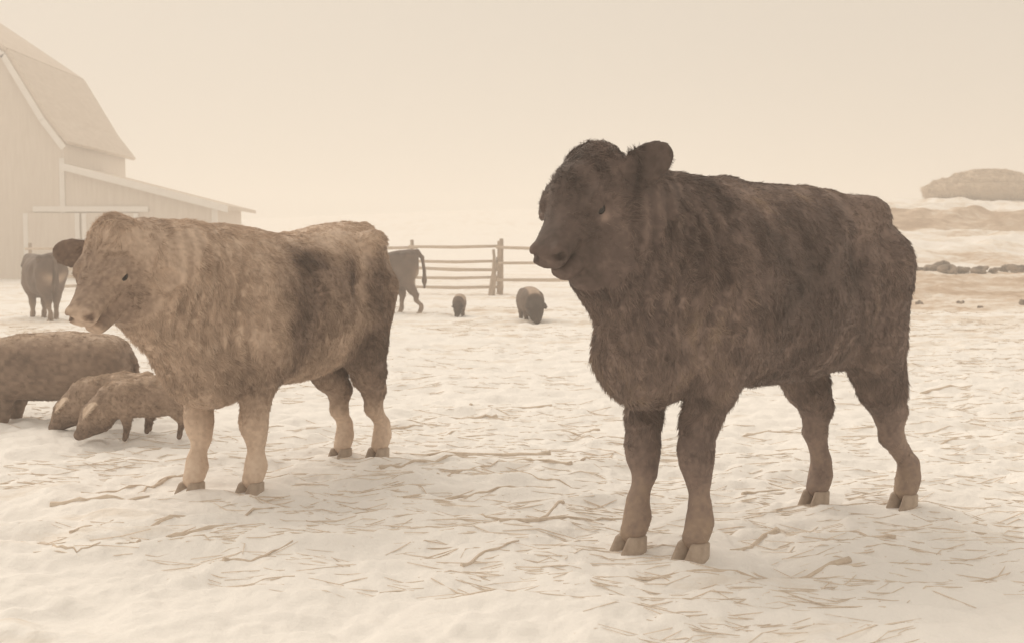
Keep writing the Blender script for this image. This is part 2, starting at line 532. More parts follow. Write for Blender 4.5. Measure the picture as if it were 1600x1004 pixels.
def hoof_mesh():
    mb = MB()
    for sgn in (-1, 1):
        rings = []
        for t, sx, sy, ox in ((0.0, 0.053, 0.0255, 0.009), (0.12, 0.053, 0.0255, 0.008), (0.55, 0.045, 0.024, -0.001), (0.97, 0.037, 0.0225, -0.009), (1.03, 0.031, 0.018, -0.010)):
            rings.append([(ox + sx * math.cos(a) * (1.0 if math.cos(a) < 0 else 1.16), sgn * 0.026 + sy * math.sin(a) * (1 - 0.38 * max(0, math.cos(a))), 0.060 * t)
                          for a in [2 * math.pi * k / 14 for k in range(14)]])
        vv = [p for r in rings for p in r]; n = 14
        ff = [(i * n + k, i * n + (k + 1) % n, (i + 1) * n + (k + 1) % n, (i + 1) * n + k) for i in range(4) for k in range(n)]
        ff += [tuple(range(n))[::-1], tuple(4 * n + k for k in range(n))]
        mb.add(vv, ff)
    me = bpy.data.meshes.new("hoof"); me.from_pydata(mb.v, [], mb.f)
    me.polygons.foreach_set("use_smooth", [True] * len(me.polygons)); me.update()
    return me
HOOF = hoof_mesh()

def ball_mesh(name, r, seg=16, rings=10):
    v = [(0, 0, r)]; f = []
    for i in range(1, rings):
        a = math.pi * i / rings
        for k in range(seg):
            b = 2 * math.pi * k / seg
            v.append((r * math.sin(a) * math.cos(b), r * math.sin(a) * math.sin(b), r * math.cos(a)))
    v.append((0, 0, -r)); e = len(v) - 1
    for k in range(seg): f.append((0, 1 + k, 1 + (k + 1) % seg))
    for i in range(rings - 2):
        for k in range(seg):
            f.append((1 + i * seg + k, 1 + (i + 1) * seg + k, 1 + (i + 1) * seg + (k + 1) % seg, 1 + i * seg + (k + 1) % seg))
    for k in range(seg): f.append((e, 1 + (rings - 2) * seg + (k + 1) % seg, 1 + (rings - 2) * seg + k))
    me = bpy.data.meshes.new(name); me.from_pydata(v, [], f)
    me.polygons.foreach_set("use_smooth", [True] * len(me.polygons)); me.update()
    return me
EYE = ball_mesh("eye", 0.0215)

M_EYE, _n, _l, _b = newmat("wet_eye")
_b.inputs['Base Color'].default_value = (0.012, 0.008, 0.006, 1); _b.inputs['Roughness'].default_value = 0.06
M_HOOF = noisy_mat("hoof_horn", (0.34, 0.265, 0.21), (0.50, 0.41, 0.335), 30, 0.5, 0.2, bdist=0.004)
M_HOOF_PALE = noisy_mat("hoof_horn_pale", (0.42, 0.335, 0.27), (0.58, 0.48, 0.40), 30, 0.7, 0.2, bdist=0.004)  # paler horn, carries on the overexposed fade of the legs

# ---- cattle ----------------------------------------------------------------
def head_frame(o, yaw, pitch):
    """rows: U towards the nose, W towards the animal's left, V out of the forehead"""
    cy, sy, cp, sp = math.cos(yaw), math.sin(yaw), math.cos(pitch), math.sin(pitch)
    U = np.array([cy * cp, sy * cp, -sp]); W = np.array([-sy, cy, 0.0]); V = np.cross(U, W)
    return np.array(o, float), np.stack([U, W, V])

def build_cattle(name, loc, yaw, c, voxel, mats, coat=0):
    root = empty(name, loc, yaw)
    S = c.get('hs', 1.0)
    F = Field((-0.80, -0.42, -0.02), (1.45, 0.42, 1.56), voxel)
    F.torso(c['torso'], 0.06)
    for seg in c['neck']: F.cone(*seg[:4], k=0.10, flat=seg[4])
    # shoulders, hip bones, thigh bulk
    for e in c['bulges']: F.ell(e[0], e[1], k=e[2])
    for e in c['hollows']: F.ell(e[0], e[1], k=0.07, sub=True)
    F.lumps(0.012, 0.16, 3)
    for lg in c['legs']: F.chain(lg, k=0.028)
    if c.get('tail'): F.chain(c['tail'], k=0.025)
    O, H = head_frame(c['head'][0], c['head'][1], c['head'][2])
    hp = lambda u, w, v: O + (u * S) * H[0] + (w * S) * H[1] + (v * S) * H[2]
    he = lambda u, w, v, r, k=0.035, sub=False: F.ell(hp(u, w, v), np.array(r) * S, H, k, sub)
    # skull and upper jaw, then the lower jaw, with a real mouth line between them
    F.sweep(O, H, S, [(-0.075, -.05, -.13, .05), (-0.05, -.022, -.17, .074), (0.0, -.002, -.20, .096), (0.07, .004, -.215, .106), (0.14, 0, -.205, .104), (0.20, -.010, -.165, .085),
                      (0.257, -.020, -.134, .071), (0.307, -.024, -.122, .067), (0.343, -.030, -.118, .068), (0.361, -.038, -.116, .064), (0.369, -.050, -.110, .054)], 0.03, 2.5, 0.18)
    F.sweep(O, H, S, [(-0.02, -.11, -.22, .055), (0.02, -.11, -.262, .080), (0.09, -.11, -.275, .083), (0.18, -.115, -.255, .070), (0.249, -.118, -.228, .057), (0.307, -.121, -.207, .050), (0.335, -.126, -.195, .044), (0.348, -.135, -.182, .032)], 0.016, 2.4, 0.25)
    he(-0.03, 0, c.get('tuft_v', -0.01), c['tuft'], 0.04)                # curly poll
    for sg in (-1, 1):
        cone_h = lambda a, ra, b, rb, k: F.cone(hp(*a), ra * S, hp(*b), rb * S, k)
        he(0.09, sg * 0.074, -0.175, (0.095, 0.026, 0.075), 0.04)   # cheek muscle
        he(0.135, sg * 0.094, -0.030, (0.048, 0.020, 0.022), 0.03)  # brow bone
        he(0.152, sg * 0.116, -0.062, (0.034, 0.024, 0.023), 0.010, True)     # eye socket
        cone_h((0.120, sg * .098, -.060), .009, (0.150, sg * .108, -.043), .013, 0.008); cone_h((0.150, sg * .108, -.043), .013, (0.188, sg * .092, -.060), .008, 0.008)
        cone_h((0.122, sg * .098, -.064), .008, (0.155, sg * .106, -.084), .010, 0.010); cone_h((0.155, sg * .106, -.084), .010, (0.186, sg * .092, -.066), .008, 0.010)
        he(0.366, sg * 0.036, -0.062, (0.018, 0.014, 0.012), 0.008, True)     # nostril
        he(0.354, sg * 0.056, -0.064, (0.014, 0.014, 0.012), 0.008, True)
        he(0.345, sg * 0.044, -0.040, (0.020, 0.013, 0.009), 0.014)           # nostril rim
    he(0.335, 0, -0.1185, (0.052, 0.12, 0.0040), 0.005, True)         # mouth line
    F.folds(c['fold'][0], c['fold'][1], c['fold'][2], c['fold'][3], 0.006, 0.062, 15)
    for i, sg in enumerate((1, -1)):
        b, tip, nrm, wd = [np.array(x, float) if np.ndim(x) else x for x in c['ears'][i]]
        b = hp(*b); tip = hp(*tip)
        a = norm(tip - b); nn = nrm - (nrm @ a) * a; nn = norm(nn); w = np.cross(nn, a)
        L = np.linalg.norm(tip - b)
        M = np.stack([a, w, nn])
        F.cone(b - a * 0.05, 0.036 * S, b + a * 0.04, 0.027 * S, 0.025)
        F.ell((b + tip) / 2 + a * 0.012, (L * 0.56, wd, 0.021), M, 0.03)
        F.ell((b + tip) / 2 + a * 0.02 + nn * 0.026, (L * 0.46, wd * 0.72, 0.020), M, 0.015, True)
    v, q = F.mesh()
    N = vnormals(v, q)
    me = mesh_np("body", v, q)
    def huvw(p): return (p - O) @ H.T / S
    tone = lambda p: c['tone'](p, huvw(p))
    add_attr(me, "tone", np.clip(tone(v), 0, 1))
    link("body", me, mats[0], root)
    for sg in (-1, 1):
        e = link("eye", EYE, M_EYE, root); e.location = hp(0.154, sg * 0.0965, -0.062); e.scale = (S, S, S)
    for lg in c['legs']:
        foot = np.array(lg[-1][0])
        h_ = link("hoof", HOOF, mats[2], root)
        h_.location = (foot[0] + 0.012, foot[1], -0.020); h_.scale = (1.12, 1.12, 1.15)
    if coat:
        def length(p):
            h = huvw(p)
            hd = (h[:, 0] > -0.13) & (np.abs(h[:, 1]) < 0.15) & (h[:, 2] > -0.27) & (h[:, 2] < 0.12)
            L = np.full(len(p), 0.034)
            L = L + 0.014 * sstep(0.25, 0.75, p[:, 0]) * sstep(0.5, 0.7, p[:, 2])
            L = L + 0.012 * (1 - sstep(0.55, 0.68, p[:, 2])) * sstep(0.40, 0.5, p[:, 2])
            L = L * (0.42 + 0.58 * sstep(0.22, 0.58, p[:, 2])) * (0.55 + 0.45 * sstep(0.02, 0.12, p[:, 2]))
            face = np.interp(h[:, 0], [-0.10, 0.0, 0.07, 0.14, 0.20, 0.274, 0.323, 0.350, 0.357], [0.046, 0.046, 0.034, 0.022, 0.020, 0.015, 0.009, 0.004, 0.0])
            eyeh = np.sqrt((h[:, 0] - .154) ** 2 + (np.abs(h[:, 1]) - .10) ** 2 + (h[:, 2] + .062) ** 2)
            face = face * (1 - 0.50 * sstep(0.080, 0.11, np.abs(h[:, 1])) * (h[:, 0] < 0.08))
            L = np.where(hd, face * (0.08 + 0.92 * sstep(0.026, 0.055, eyeh)), L)
            ear = np.abs(h[:, 1]) > 0.16
            L = np.where(ear & (h[:, 0] > -0.25) & (h[:, 0] < 0.2) & (h[:, 2] > -0.25) & (p[:, 0] > 0.6)  , 0.016, L)
            L = np.where(p[:, 2] < 0.045, 0.0, L)
            return L * c.get('furlen', 1.0) * (1 + 0.25 * noise3(p, 0.12, 77))
        def flow(p):
            h = huvw(p)
            top = sstep(0.80, 1.25, p[:, 2])
            f = np.stack([-0.45 - 0.6 * top, 0.35 * np.sign(p[:, 1]) * top, -0.95 + 0.35 * top], 1)
            hd = (h[:, 0] > -0.13) & (np.abs(h[:, 1]) < 0.15) & (h[:, 2] > -0.27) & (h[:, 2] < 0.12)
            fh = -0.6 * H[0][None] * np.ones((len(p), 1)) + 0.45 * np.sign(h[:, 1:2]) * H[1][None] + np.array([0, 0, -0.35])[None]
            pollf = np.stack([noise3(p, 0.07, 5), noise3(p, 0.07, 6), 0.35 + noise3(p, 0.07, 7)], 1) * 1.6 + 0.6 * H[2][None]
            wgt = (1 - sstep(0.02, 0.10, h[:, 0]))[:, None]
            fh = fh * (1 - wgt) + pollf * wgt
            f = np.where(hd[:, None], fh, f)
            lowl = (1 - sstep(0.35, 0.5, p[:, 2]))[:, None]
            f = f * (1 - lowl) + np.array([-0.15, 0, -1.0])[None] * lowl
            return f
        make_fur("coat", v, q, N, coat, length, flow, tone, mats[1], root, radius=c.get('furrad', 0.0012), seed=c.get('seed', 1), lift=c.get('lift', 0.32), curl=c.get('curl', 0.55))
    return root

def leg_front(x, y, sh=(0.50, 0.17, 0.86), knee_x=None, T=1.0, zs=1.0, ky=None):
    s = 1 if y > 0 else -1
    kx = x - 0.02 if knee_x is None else knee_x
    return [((sh[0], s * sh[1], sh[2] * zs), 0.125 * T), ((0.55 * sh[0] + 0.45 * kx, s * (abs(y) * .45 + sh[1] * .55), 0.60 * zs), 0.088 * T),
            ((kx + 0.005, s * abs(y) * 1.04, 0.45 * zs), 0.060 * T), ((kx + 0.014, y, 0.365 * zs), 0.058 * T), ((kx + 0.010, y, 0.315 * zs), 0.052 * T), ((kx, y, 0.265 * zs), 0.038 * T),
            ((x - 0.018, y, 0.165 * zs), 0.035 * T), ((x - 0.018, y, 0.115), 0.043 * T), ((x - 0.004, y, 0.075), 0.038 * T), ((x + 0.010, y, 0.058), 0.040 * T)]

def leg_hind(x, y, hip, stifle, hock, T=1.0, zs=1.0):
    s = 1 if y > 0 else -1
    return [((hip[0], s * hip[1], hip[2]), hip[3]), ((stifle[0], s * stifle[1], stifle[2]), stifle[3]),
            ((0.35 * stifle[0] + 0.65 * hock[0], s * (0.3 * stifle[1] + 0.7 * hock[1]), 0.3 * stifle[2] + 0.7 * hock[2]), 0.088 * T),
            ((hock[0], s * hock[1], hock[2]), 0.064 * T), ((hock[0] * .8 + x * .2 + .012, y * .3 + s * hock[1] * .7, hock[2] - 0.10), 0.045 * T),
            ((x - 0.020, y, 0.17), 0.037 * T), ((x - 0.018, y, 0.115), 0.044 * T), ((x - 0.004, y, 0.075), 0.040 * T), ((x + 0.010, y, 0.058), 0.041 * T)]

DARK = dict(
    torso=[(-0.60, 1.06, 0.86, 0.10), (-0.57, 1.13, 0.74, 0.17), (-0.50, 1.235, 0.66, 0.215), (-0.40, 1.285, 0.60, 0.248), (-0.2, 1.29, 0.57, 0.29),
           (0.1, 1.285, 0.56, 0.30), (0.35, 1.295, 0.56, 0.28), (0.55, 1.28, 0.57, 0.235), (0.70, 1.22, 0.58, 0.18), (0.80, 1.12, 0.62, 0.13)],
    neck=[((0.48, 0, 1.02), 0.26, (0.86, 0, 1.16), 0.175, 0.76), ((0.60, 0, 0.78), 0.20, (0.93, 0, 1.03), 0.135, 0.8), ((0.84, 0, 1.15), 0.175, (0.98, 0, 1.22), 0.13, 0.85)],
    bulges=[((0.72, 0, 0.70), (0.17, 0.15, 0.17), 0.07), ((0.46, 0.17, 0.88), (0.20, 0.12, 0.28), 0.08), ((0.46, -0.17, 0.88), (0.20, 0.12, 0.28), 0.08),
            ((-0.33, 0.195, 1.19), (0.10, 0.05, 0.06), 0.08), ((-0.33, -0.195, 1.19), (0.10, 0.05, 0.06), 0.08)],
    hollows=[((-0.13, 0.385, 1.0), (0.11, 0.125, 0.17)), ((-0.13, -0.385, 1.0), (0.11, 0.125, 0.17)), ((0.16, 0.42, 0.98), (0.07, 0.13, 0.25))],
    legs=[leg_front(0.553, 0.100, knee_x=0.545), leg_front(0.654, -0.100, knee_x=0.60),
          leg_hind(-0.718, 0.135, (-0.42, 0.12, 0.98, 0.185), (-0.40, 0.15, 0.72, 0.14), (-0.585, 0.135, 0.40)),
          leg_hind(-0.490, -0.135, (-0.42, 0.12, 0.98, 0.185), (-0.30, 0.15, 0.70, 0.13), (-0.47, 0.135, 0.40))],
    tail=[((-0.50, 0.0, 1.17), 0.05), ((-0.59, 0.02, 1.07), 0.036), ((-0.63, 0.03, 0.82), 0.026), ((-0.64, 0.03, 0.64), 0.04), ((-0.64, 0.03, 0.48), 0.02)],
    head=((0.992, 0.0, 1.330), math.radians(11), math.radians(46)), hs=1.0, fold=(0.50, 0.90, 0.72, 1.25), tuft_v=-0.035, tuft=(0.080, 0.098, 0.060),
    ears=[((0.01, 0.098, -0.085), (-0.078, 0.246, -0.045), (0.9, 0.45, 0.1), 0.066), ((0.05, -0.105, -0.13), (0.02, -0.25, -0.17), (0.7, 0, 0.4), 0.060)],
    seed=3, furlen=0.66, furrad=0.0010, curl=0.70, lift=0.38)

def blob(p, x, z, rx, rz, rot=0.0):
    dx, dz = p[:, 0] - x, p[:, 2] - z
    a, b = dx * math.cos(rot) + dz * math.sin(rot), -dx * math.sin(rot) + dz * math.cos(rot)
    return np.exp(-((a / rx) ** 2 + (b / rz) ** 2))

def on_head(h): return sstep(-0.13, -0.02, h[:, 0]) * (1 - sstep(0.11, 0.16, np.abs(h[:, 1]))) * sstep(-0.31, -0.23, h[:, 2])

def tone_dark(p, h):
    q = p + 0.09 * np.stack([fbm(p, 0.16, 901 + a, 3) for a in range(3)], 1)
    t = 0.40 + 0.20 * fbm(p * np.array([1, 1, 0.55]), 0.22, 91, 3) + (1 - 0.8 * on_head(h)) * 0.08 * noise3(p * np.array([1, 1, 0.45]), 0.032, 95) + 0.11 * noise3(p, 0.011, 97)
    t = t - 0.26 * blob(q, 0.42, 1.10, 0.20, 0.055, 0.80) - 0.16 * blob(q, 0.20, 0.93, 0.18, 0.20) - 0.24 * blob(q, -0.07, 0.97, 0.07, 0.10)  # last term paints shade into the hip hollow
    t = t + 0.34 * blob(q, 0.22, 1.225, 0.28, 0.035) * (0.4 + 1.1 * np.maximum(0, noise3(p * np.array([0.6, 1, 1]), 0.045, 98))) + 0.16 * blob(q, -0.35, 1.26, 0.25, 0.04)  # streaky highlights painted along the ridge of the back
    t = t + 0.20 * blob(q, -0.23, 0.82, 0.022, 0.16) + 0.07 * (1 - sstep(0.65, 0.85, p[:, 2]))
    ph = p[:, 0] + 0.10 * (p[:, 2] - 0.72) + 0.03 * noise3(p, 0.25, 15)
    fm = sstep(0.50, 0.58, p[:, 0]) * (1 - sstep(0.86, 0.95, p[:, 0])) * sstep(0.65, 0.8, p[:, 2])
    t = t - 0.10 * fm * np.sin(2 * math.pi * ph / 0.062)  # neck folds: lit ridges and shaded grooves painted into the tone
    leg_fade = 1 - sstep(0.06, 0.42, p[:, 2] + 0.03 * noise3(p, 0.10, 93))  # overexposed fading of the lower legs, painted into the coat
    t = t + 0.34 * leg_fade * (0.9 + 0.15 * noise3(p, 0.06, 94))
    hd = on_head(h) * (1 - sstep(0.10, 0.15, np.abs(h[:, 1])))
    t = t - hd * (0.11 - 0.10 * noise3(p, 0.05, 99))
    mu = hd * sstep(0.331, 0.355, h[:, 0])
    ear = sstep(0.11, 0.17, np.abs(h[:, 1])) * sstep(-0.28, -0.18, h[:, 0]) * (1 - sstep(0.05, 0.14, h[:, 0])) * sstep(-0.17, -0.10, h[:, 2])
    eyer = np.exp(-((h[:, 0] - .158) ** 2 + (np.abs(h[:, 1]) - .10) ** 2 + (h[:, 2] + .086) ** 2) / 0.019 ** 2)
    nosd = np.exp(-((h[:, 0] - .360) ** 2 + (np.abs(h[:, 1]) - .046) ** 2 + (h[:, 2] + .062) ** 2) / 0.018 ** 2) + hd * np.exp(-((h[:, 2] + .1185) / 0.007) ** 2) * sstep(0.27, 0.30, h[:, 0])
    return t + 0.08 * mu - 0.20 * ear + 0.75 * eyer - 0.30 * nosd
DARK['tone'] = tone_dark

FAWN = dict(
    torso=[(-0.57, 1.04, 0.78, 0.10), (-0.54, 1.14, 0.66, 0.17), (-0.47, 1.19, 0.58, 0.215), (-0.34, 1.20, 0.52, 0.25), (-0.15, 1.165, 0.47, 0.28),
           (0.1, 1.135, 0.45, 0.295), (0.32, 1.13, 0.435, 0.28), (0.48, 1.125, 0.43, 0.24), (0.66, 1.10, 0.46, 0.185), (0.78, 1.03, 0.56, 0.13)],
    neck=[((0.40, 0, 0.88), 0.26, (0.86, -0.01, 0.99), 0.175, 0.82), ((0.52, 0, 0.64), 0.21, (0.97, -0.01, 0.85), 0.12, 0.78), ((0.78, 0, 0.98), 0.175, (1.04, -0.01, 1.03), 0.135, 0.88)],
    bulges=[((0.60, 0, 0.56), (0.17, 0.16, 0.17), 0.07), ((0.40, 0.17, 0.74), (0.19, 0.12, 0.26), 0.08), ((0.40, -0.17, 0.74), (0.19, 0.12, 0.26), 0.08),
            ((-0.34, 0.205, 1.10), (0.08, 0.05, 0.06), 0.05), ((-0.34, -0.205, 1.10), (0.08, 0.05, 0.06), 0.05), ((-0.535, 0, 1.15), (0.06, 0.05, 0.045), 0.04)],
    hollows=[((-0.16, 0.375, 0.88), (0.12, 0.12, 0.15)), ((-0.16, -0.375, 0.88), (0.12, 0.12, 0.15))],
    legs=[leg_front(0.436, 0.115, (0.42, 0.17, 0.74), T=1.0, zs=0.88), leg_front(0.558, -0.115, (0.44, 0.17, 0.74), knee_x=0.51, T=1.0, zs=0.88),
          leg_hind(-0.549, 0.080, (-0.37, 0.11, 0.86, 0.175), (-0.32, 0.13, 0.62, 0.13), (-0.49, 0.085, 0.36), T=0.93),
          leg_hind(-0.445, -0.080, (-0.37, 0.11, 0.86, 0.175), (-0.26, 0.13, 0.60, 0.125), (-0.43, 0.085, 0.35), T=0.93)],
    tail=[((-0.53, 0.0, 1.15), 0.045), ((-0.60, 0.0, 1.02), 0.03), ((-0.61, 0.0, 0.77), 0.024), ((-0.605, 0.0, 0.58), 0.035), ((-0.60, 0, 0.44), 0.02)],
    head=((1.087, -0.004, 1.105), math.radians(11), math.radians(49)), hs=0.97, fold=(0.50, 0.95, 0.55, 1.10), tuft=(0.075, 0.095, 0.055),
    ears=[((0.05, 0.105, -0.14), (0.02, 0.20, -0.26), (0.6, 0.3, 0.1), 0.050), ((0.03, -0.10, -0.09), (0.035, -0.262, -0.045), (0.85, 0, 0.2), 0.058)],
    seed=8, furlen=0.68, furrad=0.0010, curl=0.70, lift=0.38)

def tone_fawn(p, h):
    q = p + 0.09 * np.stack([fbm(p, 0.16, 911 + a, 3) for a in range(3)], 1)
    t = 0.69 + 0.15 * fbm(p * np.array([1, 1, 0.6]), 0.26, 191, 3) + (1 - 0.8 * on_head(h)) * 0.06 * noise3(p * np.array([1, 1, 0.45]), 0.03, 195) + 0.11 * noise3(p, 0.011, 197)
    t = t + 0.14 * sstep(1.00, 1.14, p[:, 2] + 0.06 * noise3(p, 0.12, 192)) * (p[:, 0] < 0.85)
    t = t - 0.42 * blob(q, 0.23, 1.00, 0.12, 0.10) - 0.38 * blob(q, 0.30, 0.74, 0.10, 0.17) - 0.24 * blob(q, 0.06, 0.80, 0.20, 0.24) - 0.42 * blob(q, -0.07, 0.92, 0.06, 0.10) - 0.32 * blob(q, -0.40, 0.85, 0.20, 0.28)  # dark coat patches; the narrow rear one is painted hip hollow shade
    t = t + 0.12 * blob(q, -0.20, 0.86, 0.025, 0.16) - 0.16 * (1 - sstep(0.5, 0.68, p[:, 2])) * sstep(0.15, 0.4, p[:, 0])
    hind = 1 - sstep(-0.15, -0.05, p[:, 0])
    t = t - 0.34 * hind * (1 - sstep(0.60, 0.75, p[:, 2])) * sstep(0.12, 0.36, p[:, 2])
    ph = p[:, 0] + 0.10 * (p[:, 2] - 0.55) + 0.03 * noise3(p, 0.25, 15)
    fm = sstep(0.50, 0.58, p[:, 0]) * (1 - sstep(0.9, 0.98, p[:, 0])) * sstep(0.5, 0.65, p[:, 2])
    t = t - 0.07 * fm * np.sin(2 * math.pi * ph / 0.062)  # fold shading put into the colour, ridges paler than grooves
    leg_fade = (1 - sstep(0.12, 0.55, p[:, 2] + 0.02 * noise3(p, 0.10, 193))) * (0.50 + 0.50 * (1 - hind))  # lower legs bleach out as if overexposed, weaker on the hind pair
    t = t + 0.36 * leg_fade
    hd = on_head(h)
    t = t - hd * 0.20 * sstep(0.04, 0.12, h[:, 0]) + hd * 0.06 * (1 - sstep(-0.02, 0.05, h[:, 0]))
    mu = hd * sstep(0.323, 0.350, h[:, 0])
    nos = np.exp(-((h[:, 0] - .360) ** 2 + (np.abs(h[:, 1]) - .046) ** 2 + (h[:, 2] + .060) ** 2) / 0.018 ** 2)
    ear = (h[:, 1] < -0.125) & (h[:, 0] > -0.05) & (h[:, 0] < 0.17) & (h[:, 2] > -0.18) & (h[:, 2] < 0.05)
    eyer = np.exp(-((h[:, 0] - .155) ** 2 + (np.abs(h[:, 1]) - .10) ** 2 + (h[:, 2] + .080) ** 2) / 0.014 ** 2)
    return t + 0.20 * mu - 0.7 * nos - 0.42 * ear + 0.3 * eyer
FAWN['tone'] = tone_fawn

dark_stops = [(0.0, (0.050, 0.037, 0.032)), (0.35, (0.135, 0.098, 0.085)), (0.6, (0.25, 0.185, 0.157)), (0.85, (0.36, 0.27, 0.205)), (1.0, (0.50, 0.39, 0.30))]
fawn_stops = [(0.0, (0.08, 0.056, 0.046)), (0.35, (0.21, 0.15, 0.118)), (0.6, (0.42, 0.315, 0.245)), (0.85, (0.64, 0.50, 0.395)), (1.0, (0.72, 0.59, 0.48))]
M_DARK = coat_mat("dark_hide", dark_stops); M_DARK_H = coat_mat("dark_coat", dark_stops, True, 0.46, 0.45)
M_FAWN = coat_mat("fawn_hide", fawn_stops); M_FAWN_H = coat_mat("fawn_coat", fawn_stops, True, 0.6, 0.3)

OX, OY = 0.997, 4.246
r1 = build_cattle("steer", (OX, OY, 0.0), math.radians(-140.23), DARK, 0.0075, (M_DARK, M_DARK_H, M_HOOF), coat=230000)
tag(r1, "large dark shaggy steer standing nearest at right, one ear raised against the sky", "steer", "two shaggy steers in the yard")
r2 = build_cattle("steer", (-1.016, 5.275, 0.0), math.radians(-119.2), FAWN, 0.0075, (M_FAWN, M_FAWN_H, M_HOOF_PALE), coat=200000)
tag(r2, "lighter brown shaggy steer with pale lower legs at left, beside the pigs", "steer", "two shaggy steers in the yard")

# ---- pigs ------------------------------------------------------------------
def build_pig(name, loc, yaw, sx, sz, voxel, tone_fn, mats, bristle=0, seed=0, nose_z=0.055, lift=0.0, lr=1.0):
    root = empty(name, loc, yaw)
    F = Field((-0.62, -0.30, -0.02), (0.86, 0.30, 0.70), voxel / sx)
    F.torso([(x_, t_, b_ + lift, w_) for x_, t_, b_, w_ in ((-.50, .44, .28, .06), (-.47, .52, .20, .125), (-.37, .575, .165, .17), (-.12, .60, .145, .19), (.12, .575, .15, .178), (.30, .53, .18, .155), (.42, .47, .22, .12))], 0.04)
    F.cone((.28, 0, .37), .17, (.50, 0, .23), .128, 0.06)
    F.cone((.42, 0, .21), .13, (.56, 0, .13), .095, 0.05)
    F.cone((.52, 0, .17), .095, (.615, 0, nose_z + .03), .062, 0.03)
    F.cone((.61, 0, nose_z + .035), .060, (.635, 0, nose_z + .015), .056, 0.01)
    for sg in (-1, 1):
        F.ell((-.36, sg * .10, .36 + lift * .6), (.13, .085, .19), k=0.05)
        F.ell((.16, sg * .10, .34 + lift * .6), (.11, .075, .17), k=0.05)
        F.chain([((.16, sg * .10, .24), .065), ((.155, sg * .098, .13), .040 * lr), ((.165, sg * .098, .07), .031 * lr), ((.175, sg * .098, .025), .034 * lr)], 0.02)
        F.chain([((-.36, sg * .10, .26), .075), ((-.40, sg * .10, .17), .045 * lr), ((-.385, sg * .10, .08), .032 * lr), ((-.375, sg * .10, .025), .034 * lr)], 0.02)
        a = norm(np.array([.14, sg * .05, -.13])); nn = norm(np.array([.6, sg * .2, .8])); nn = norm(nn - (nn @ a) * a); w = np.cross(nn, a)
        F.cone(np.array([.455, sg * .10, .325]), .028, np.array([.47, sg * .11, .335]), .022, 0.02)
        F.ell(np.array([.465, sg * .115, .325]) + a * .055 + nn * .016, (.088, .054, .013), np.stack([a, w, nn]), 0.008)
    F.chain([((-.49, 0, .45), .022), ((-.525, .03, .40), .015), ((-.515, -.02, .37), .014), ((-.53, .0, .31), .012)], 0.01)
    F.lumps(0.008, 0.12, seed)
    v, q = F.mesh()
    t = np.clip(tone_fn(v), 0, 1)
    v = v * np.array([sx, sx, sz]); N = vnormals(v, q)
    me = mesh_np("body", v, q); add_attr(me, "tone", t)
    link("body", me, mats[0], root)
    for sg in (-1, 1):
        e = link("eye", EYE, M_EYE, root); e.location = (.565 * sx, sg * .088 * sx, .205 * sz); e.scale = (.6 * sx,) * 3
    if bristle:
        inv = np.array([1 / sx, 1 / sx, 1 / sz])
        L = lambda p: 0.016 * sstep(0.02, 0.15, p[:, 2] / sz) + 0.012 * (p[:, 2] / sz > .5)
        fl = lambda p: np.array([-0.9, 0, -0.45])[None] * np.ones((len(p), 1))
        make_fur("bristles", v, q, N, bristle, L, fl, lambda p: tone_fn(p * inv), mats[1], root, radius=0.0009, seed=seed, lift=0.35, curl=0.25, npts=4)
    return root

def tone_brown(p):
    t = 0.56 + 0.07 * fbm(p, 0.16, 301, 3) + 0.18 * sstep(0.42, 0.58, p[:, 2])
    sgn = np.where(p[:, 1] > 0, 1.0, -1.0)
    a = norm(np.array([.14, .05, -.13]))
    e = np.stack([p[:, 0] - .465 - a[0] * .055, (p[:, 1] - sgn * (.115 + a[1] * .055)) * sgn, p[:, 2] - .325 - a[2] * .055], 1)
    nn = norm(np.array([.6, .2, .8])); nn = norm(nn - (nn @ a) * a)
    t = t + 0.30 * ((np.linalg.norm(e, axis=1) < 0.10) & (e @ nn > 0.002))
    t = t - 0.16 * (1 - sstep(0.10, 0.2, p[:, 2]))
    return t + 0.10 * noise3(p, 0.02, 305)
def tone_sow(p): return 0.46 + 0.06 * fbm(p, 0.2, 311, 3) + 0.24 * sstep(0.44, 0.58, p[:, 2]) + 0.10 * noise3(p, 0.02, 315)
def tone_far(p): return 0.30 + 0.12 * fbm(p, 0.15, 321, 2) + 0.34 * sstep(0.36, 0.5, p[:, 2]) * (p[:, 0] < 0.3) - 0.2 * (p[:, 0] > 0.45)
def tone_belted(p):
    pale = (1 - sstep(0.07, 0.11, np.abs(p[:, 1]))) * sstep(0.30, 0.40, p[:, 2]) * (1 - sstep(0.36, 0.46, p[:, 0]))
    return 0.30 + 0.10 * fbm(p, 0.15, 331, 2) + 0.40 * pale - 0.22 * sstep(0.38, 0.46, p[:, 0])

pig_stops = [(0.0, (0.055, 0.040, 0.032)), (0.35, (0.16, 0.115, 0.09)), (0.6, (0.36, 0.265, 0.205)), (0.85, (0.62, 0.49, 0.385)), (1.0, (0.74, 0.62, 0.51))]
M_PIG = coat_mat("pig_hide", pig_stops, rough=0.75); M_PIG_H = coat_mat("pig_bristle", pig_stops, True, 0.6)
R = math.radians
def place_pig(name, x, y, yaw, sx, sz, vox, tone, bristle, seed, label, group, lift=0.0, lr=1.0):
    o = build_pig(name, (x, y, gz(x, y) - 0.012), R(yaw), sx, sz, vox, tone, (M_PIG, M_PIG_H), bristle, seed, lift=lift, lr=lr)
    tag(o, label, "pig", group); return o
place_pig("pig", -2.04, 6.14, 194, 0.52, 0.59, 0.006, tone_brown, 34000, 21, "small brown pig with pale ears rooting in the snow, nearer of the overlapping pair", "pigs in the yard", 0.06, 0.78)
